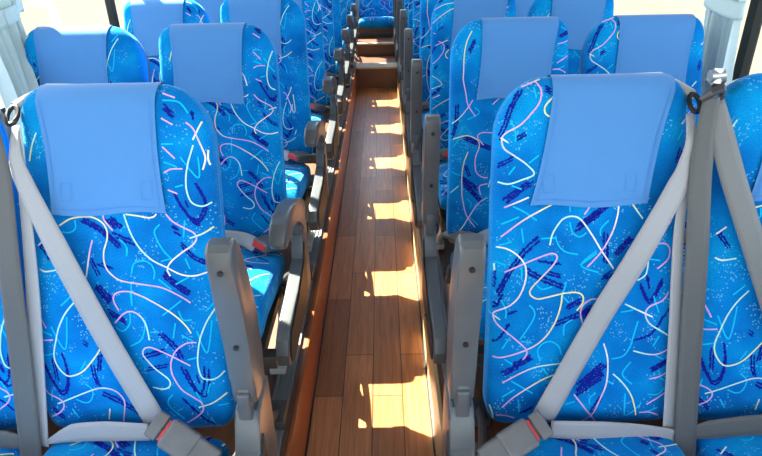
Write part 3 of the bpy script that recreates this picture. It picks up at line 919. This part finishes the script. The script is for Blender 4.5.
# ------------------------------------------------------------------ the bus itself
def struct(name, m, parts, kind='structure', bev=0.0):
    bm = bmesh.new()
    for lo, hi in parts: add_box(bm, lo, hi, bev)
    o = bm_obj(name, bm, m); o['kind'] = kind
    return o
XWALL, YF, YR = 1.19, -1.25, 8.12
SILL, HEAD, ROOF = 0.98, 2.07, 2.36
STEP = [(6.186, 0.215), (6.79, 0.350), (7.30, 0.385)]
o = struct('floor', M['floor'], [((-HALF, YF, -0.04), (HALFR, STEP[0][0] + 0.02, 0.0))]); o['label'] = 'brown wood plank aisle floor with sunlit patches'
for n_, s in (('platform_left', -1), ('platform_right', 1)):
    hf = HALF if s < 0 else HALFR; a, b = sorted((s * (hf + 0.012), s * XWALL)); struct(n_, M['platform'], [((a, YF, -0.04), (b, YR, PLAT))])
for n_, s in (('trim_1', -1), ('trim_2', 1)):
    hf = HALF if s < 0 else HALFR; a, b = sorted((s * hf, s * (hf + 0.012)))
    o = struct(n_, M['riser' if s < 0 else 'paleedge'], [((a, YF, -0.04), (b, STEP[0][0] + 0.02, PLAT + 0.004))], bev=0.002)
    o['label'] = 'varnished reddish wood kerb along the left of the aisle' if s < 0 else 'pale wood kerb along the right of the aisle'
    a, b = sorted((s * (hf - 0.006), s * hf)); q = struct('trim_7' if s < 0 else 'trim_8', M['black'], [((a, YF, -0.01), (b, STEP[0][0], 0.005))]); q['label'] = 'dark joint where aisle floor meets kerb'
for n_, s in (('trim_3', -1), ('trim_4', 1)):
    pr = []
    for k in range(2):
        x0 = s * (0.262 + 0.0 * k)
    g0 = 0 if s < 0 else -0.010; a, b = sorted((s * (0.243 + g0), s * (0.297 + g0))); pr.append(((a, YF, PLAT), (b, 7.2, PLAT + 0.006)))
    for q in (0.243, 0.259, 0.274, 0.290):
        a, b = sorted((s * (q + g0), s * (q + 0.007 + g0))); pr.append(((a, YF, PLAT + 0.006), (b, 7.2, PLAT + 0.011)))
    o = struct(n_, M['alu'], pr); o['label'] = 'grooved grey metal seat rail along the platform edge'
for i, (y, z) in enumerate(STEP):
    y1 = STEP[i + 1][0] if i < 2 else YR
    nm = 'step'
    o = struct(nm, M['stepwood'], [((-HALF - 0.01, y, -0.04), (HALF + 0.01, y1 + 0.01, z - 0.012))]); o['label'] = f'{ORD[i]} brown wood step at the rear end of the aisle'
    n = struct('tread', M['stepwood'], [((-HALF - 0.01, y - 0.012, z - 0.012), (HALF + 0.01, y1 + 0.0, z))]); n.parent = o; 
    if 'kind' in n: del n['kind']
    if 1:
        e = struct('nosing_and_painted_sun', M['nosing_and_painted_sun'], [((-HALF - 0.01, y - 0.014, z - 0.014), (HALF + 0.01, y + (0.20 if i == 0 else 0.05), z + 0.002))]); e.parent = o  # deeper on the first step: pale colour paints in its sunlit front
        if 'kind' in e: del e['kind']
PIL = {-1: [-0.235, 1.365, 2.965, 4.565, 6.165, 7.765], 1: [-1.10, 0.345, 1.945, 3.545, 5.145, 6.745]}
wn = 1
for nm, s in (('wall_left', -1), ('wall_right', 1)):
    a, b = sorted((s * XWALL, s * (XWALL + 0.06)))
    struct(nm, M['panel'], [((a, YF, -0.04), (b, YR, SILL)), ((a, YF, HEAD), (b, YR, ROOF))])
    ys = [YF] + PIL[s] + [YR]
    pa, pb = sorted((s * (XWALL + 0.016), s * (XWALL + 0.044)))
    pr = [((pa, y - 0.022, SILL), (pb, y + 0.022, HEAD)) for y in PIL[s]]
    pr += [((a - 0.012, YF, SILL - 0.02), (b + 0.012, YR, SILL + 0.025)), ((a - 0.006, YF, HEAD - 0.02), (b + 0.006, YR, HEAD + 0.02))]
    o = struct('trim_5' if s < 0 else 'trim_6', M['frame'], pr); o['label'] = 'black window pillars and frame on the ' + ('left' if s < 0 else 'right')
    for i in range(len(ys) - 1):
        y0 = ys[i] + (0.022 if i else 0); y1 = ys[i + 1] - (0.022 if i < len(ys) - 2 else 0)
        if y1 - y0 < 0.1: continue
        xm = s * (XWALL + 0.03)
        struct(f'window_{wn}', M['glass'], [((xm - 0.003, y0, SILL + 0.025), (xm + 0.003, y1, HEAD - 0.02))]); wn += 1
struct('ceiling', M['ceiling'], [((-XWALL - 0.06, YF - 0.06, ROOF), (XWALL + 0.06, YR + 0.06, ROOF + 0.05))])
struct('wall_back', M['panel'], [((-XWALL - 0.06, YR, -0.04), (XWALL + 0.06, YR + 0.06, 1.2)), ((-XWALL - 0.06, YR, 2.05), (XWALL + 0.06, YR + 0.06, ROOF)),
                                 ((-XWALL - 0.06, YR, 1.2), (-1.0, YR + 0.06, 2.05)), ((1.0, YR, 1.2), (XWALL + 0.06, YR + 0.06, 2.05))])
struct(f'window_{wn}', M['glass'], [((-1.0, YR + 0.027, 1.2), (1.0, YR + 0.033, 2.05))]); wn += 1
struct('wall_front', M['panel'], [((-XWALL - 0.06, YF - 0.06, -0.04), (XWALL + 0.06, YF, 0.55)), ((-XWALL - 0.06, YF - 0.06, 2.15), (XWALL + 0.06, YF, ROOF)),
                                  ((-XWALL - 0.06, YF - 0.06, 0.55), (-1.08, YF, 2.15)), ((1.08, YF - 0.06, 0.55), (XWALL + 0.06, YF, 2.15))])
struct(f'window_{wn}', M['glass'], [((-1.08, YF - 0.033, 0.55), (1.08, YF - 0.027, 2.15))])
o = struct('ground', M['ground'], [((-90, -90, -1.45), (90, 90, -1.35))]); o['label'] = 'pale sunlit parking ground outside the windows'

# ------------------------------------------------------------------ curtains
def curtain(name, x, yc, wtop, wtie, wbot, ztop, ztie, zbot, s, label, lean=0.0, xl=0.0):
    V, F, U = [], [], []; NX, NZ = 90, 46
    for j in range(NZ + 1):
        z = ztop + (zbot - ztop) * j / NZ
        if z > ztie:
            t = (z - ztie) / (ztop - ztie); w = wtie + (wtop - wtie) * t ** 0.8; amp = 0.013 + 0.008 * t
        else:
            t = (ztie - z) / (ztie - zbot); w = wtie + (wbot - wtie) * min(1, t * 1.6) ** 0.7; amp = 0.012 + 0.012 * min(1, t * 2)
        for i in range(NX + 1):
            q = i / NX
            V.append((x - s * xl * max(0, ztie - z) + amp * math.sin(q * 27 + 0.6 * math.sin(z * 4)) + 0.006 * math.sin(q * 61 + z * 3), yc + lean * max(0, ztie - z) + w * (q - 0.5) + 0.004 * math.sin(q * 50), z)); U.append((q, z))
    W = NX + 1
    for j in range(NZ):
        for i in range(NX): F.append((j * W + i, j * W + i + 1, (j + 1) * W + i + 1, (j + 1) * W + i))
    o = mesh_obj(name, V, F, [M['curtain']], None, None, U)
    sd = o.modifiers.new('cloth_thickness', 'SOLIDIFY'); sd.thickness = 0.0015; sd.offset = 0
    tag(o, label, 'curtain', 'gathered window curtains')
    # tie-back band wrapped round the gathered cloth, with its loose end on the window
    pts = []; n = 40
    for i in range(n + 1):
        a = i / n * math.tau
        pts.append((x + 0.028 * math.cos(a), yc + (wtie / 2 + 0.012) * math.sin(a), ztie + 0.012 * math.sin(a)))
    nr = [(math.cos(i / n * math.tau), math.sin(i / n * math.tau), 0.0001) for i in range(n + 1)]
    b = strap('tie_band', pts, [0.05] * (n + 1), nr, M['curtain'], o, 0.003)
    strap('tie_end', [(x - s * 0.0, yc + wtie / 2 + 0.008, ztie + 0.012), (x + s * 0.03, yc + wtie / 2 + 0.07, ztie + 0.016), (x + s * 0.045, yc + wtie / 2 + 0.14, ztie + 0.014)], [0.05, 0.046, 0.044], [(1, 0, 0.0)] * 3, M['curtain'], o, 0.003)
    return o
curtain('window_curtain', -1.142, 1.94, 0.36, 0.20, 0.16, 2.05, 1.275, 0.92, -1, 'pale aqua curtain tied back at the left window beside the second row', -0.74, 0.50)
curtain('window_curtain', 1.142, 2.00, 0.30, 0.20, 0.14, 2.05, 1.27, 0.80, 1, 'pale aqua curtain tied back at the right window by a black pillar', -0.14)

# ------------------------------------------------------------------ light
w = bpy.data.worlds.new('sky'); SC.world = w; w.use_nodes = True
nt = w.node_tree; bg = nt.nodes['Background']
sky = nt.nodes.new('ShaderNodeTexSky'); sky.sky_type = 'NISHITA'; sky.sun_disc = False
SUN = Vector((1, -0.85, -1.36)).normalized()
sky.sun_elevation = math.asin(-SUN.z); sky.sun_rotation = math.atan2(-SUN.x, -SUN.y)
hs = nt.nodes.new('ShaderNodeHueSaturation'); hs.inputs['Saturation'].default_value = 0.6
nt.links.new(sky.outputs[0], hs.inputs['Color']); nt.links.new(hs.outputs[0], bg.inputs[0]); bg.inputs[1].default_value = SKY
sl = bpy.data.lights.new('sun', 'SUN'); sl.energy = SUNE; sl.angle = math.radians(0.55); sl.color = (1, 0.93, 0.80)
so = bpy.data.objects.new('sun', sl); COL.objects.link(so); so.rotation_euler = SUN.to_track_quat('-Z', 'Y').to_euler(); so.location = (-4, 4, 6)

# ------------------------------------------------------------------ camera
F_, P_, YAW, ROLL, CX, H = CAM
cy, sy, cp, sp, cr, sr = math.cos(YAW), math.sin(YAW), math.cos(P_), math.sin(P_), math.cos(ROLL), math.sin(ROLL)
fh = Vector((-sy, cy, 0)); right = Vector((cy, sy, 0)); Z = Vector((0, 0, 1))
fwd = fh * cp - Z * sp; up = fh * sp + Z * cp
r2 = right * cr - up * sr
u2 = right * sr + up * cr
cam = bpy.data.cameras.new('camera'); co = bpy.data.objects.new('camera', cam); COL.objects.link(co)
co.matrix_world = Matrix((( r2.x, u2.x, -fwd.x, CX), (r2.y, u2.y, -fwd.y, 0), (r2.z, u2.z, -fwd.z, H), (0, 0, 0, 1)))
cam.sensor_fit = 'HORIZONTAL'; cam.sensor_width = 36; cam.lens = F_ / 762 * 36; cam.clip_start = 0.05; cam.clip_end = 300
SC.camera = co
vs = SC.view_settings; vs.view_transform = 'Standard'; vs.look = 'None'; vs.gamma = 1; vs.use_curve_mapping = False; vs.exposure = EXPO
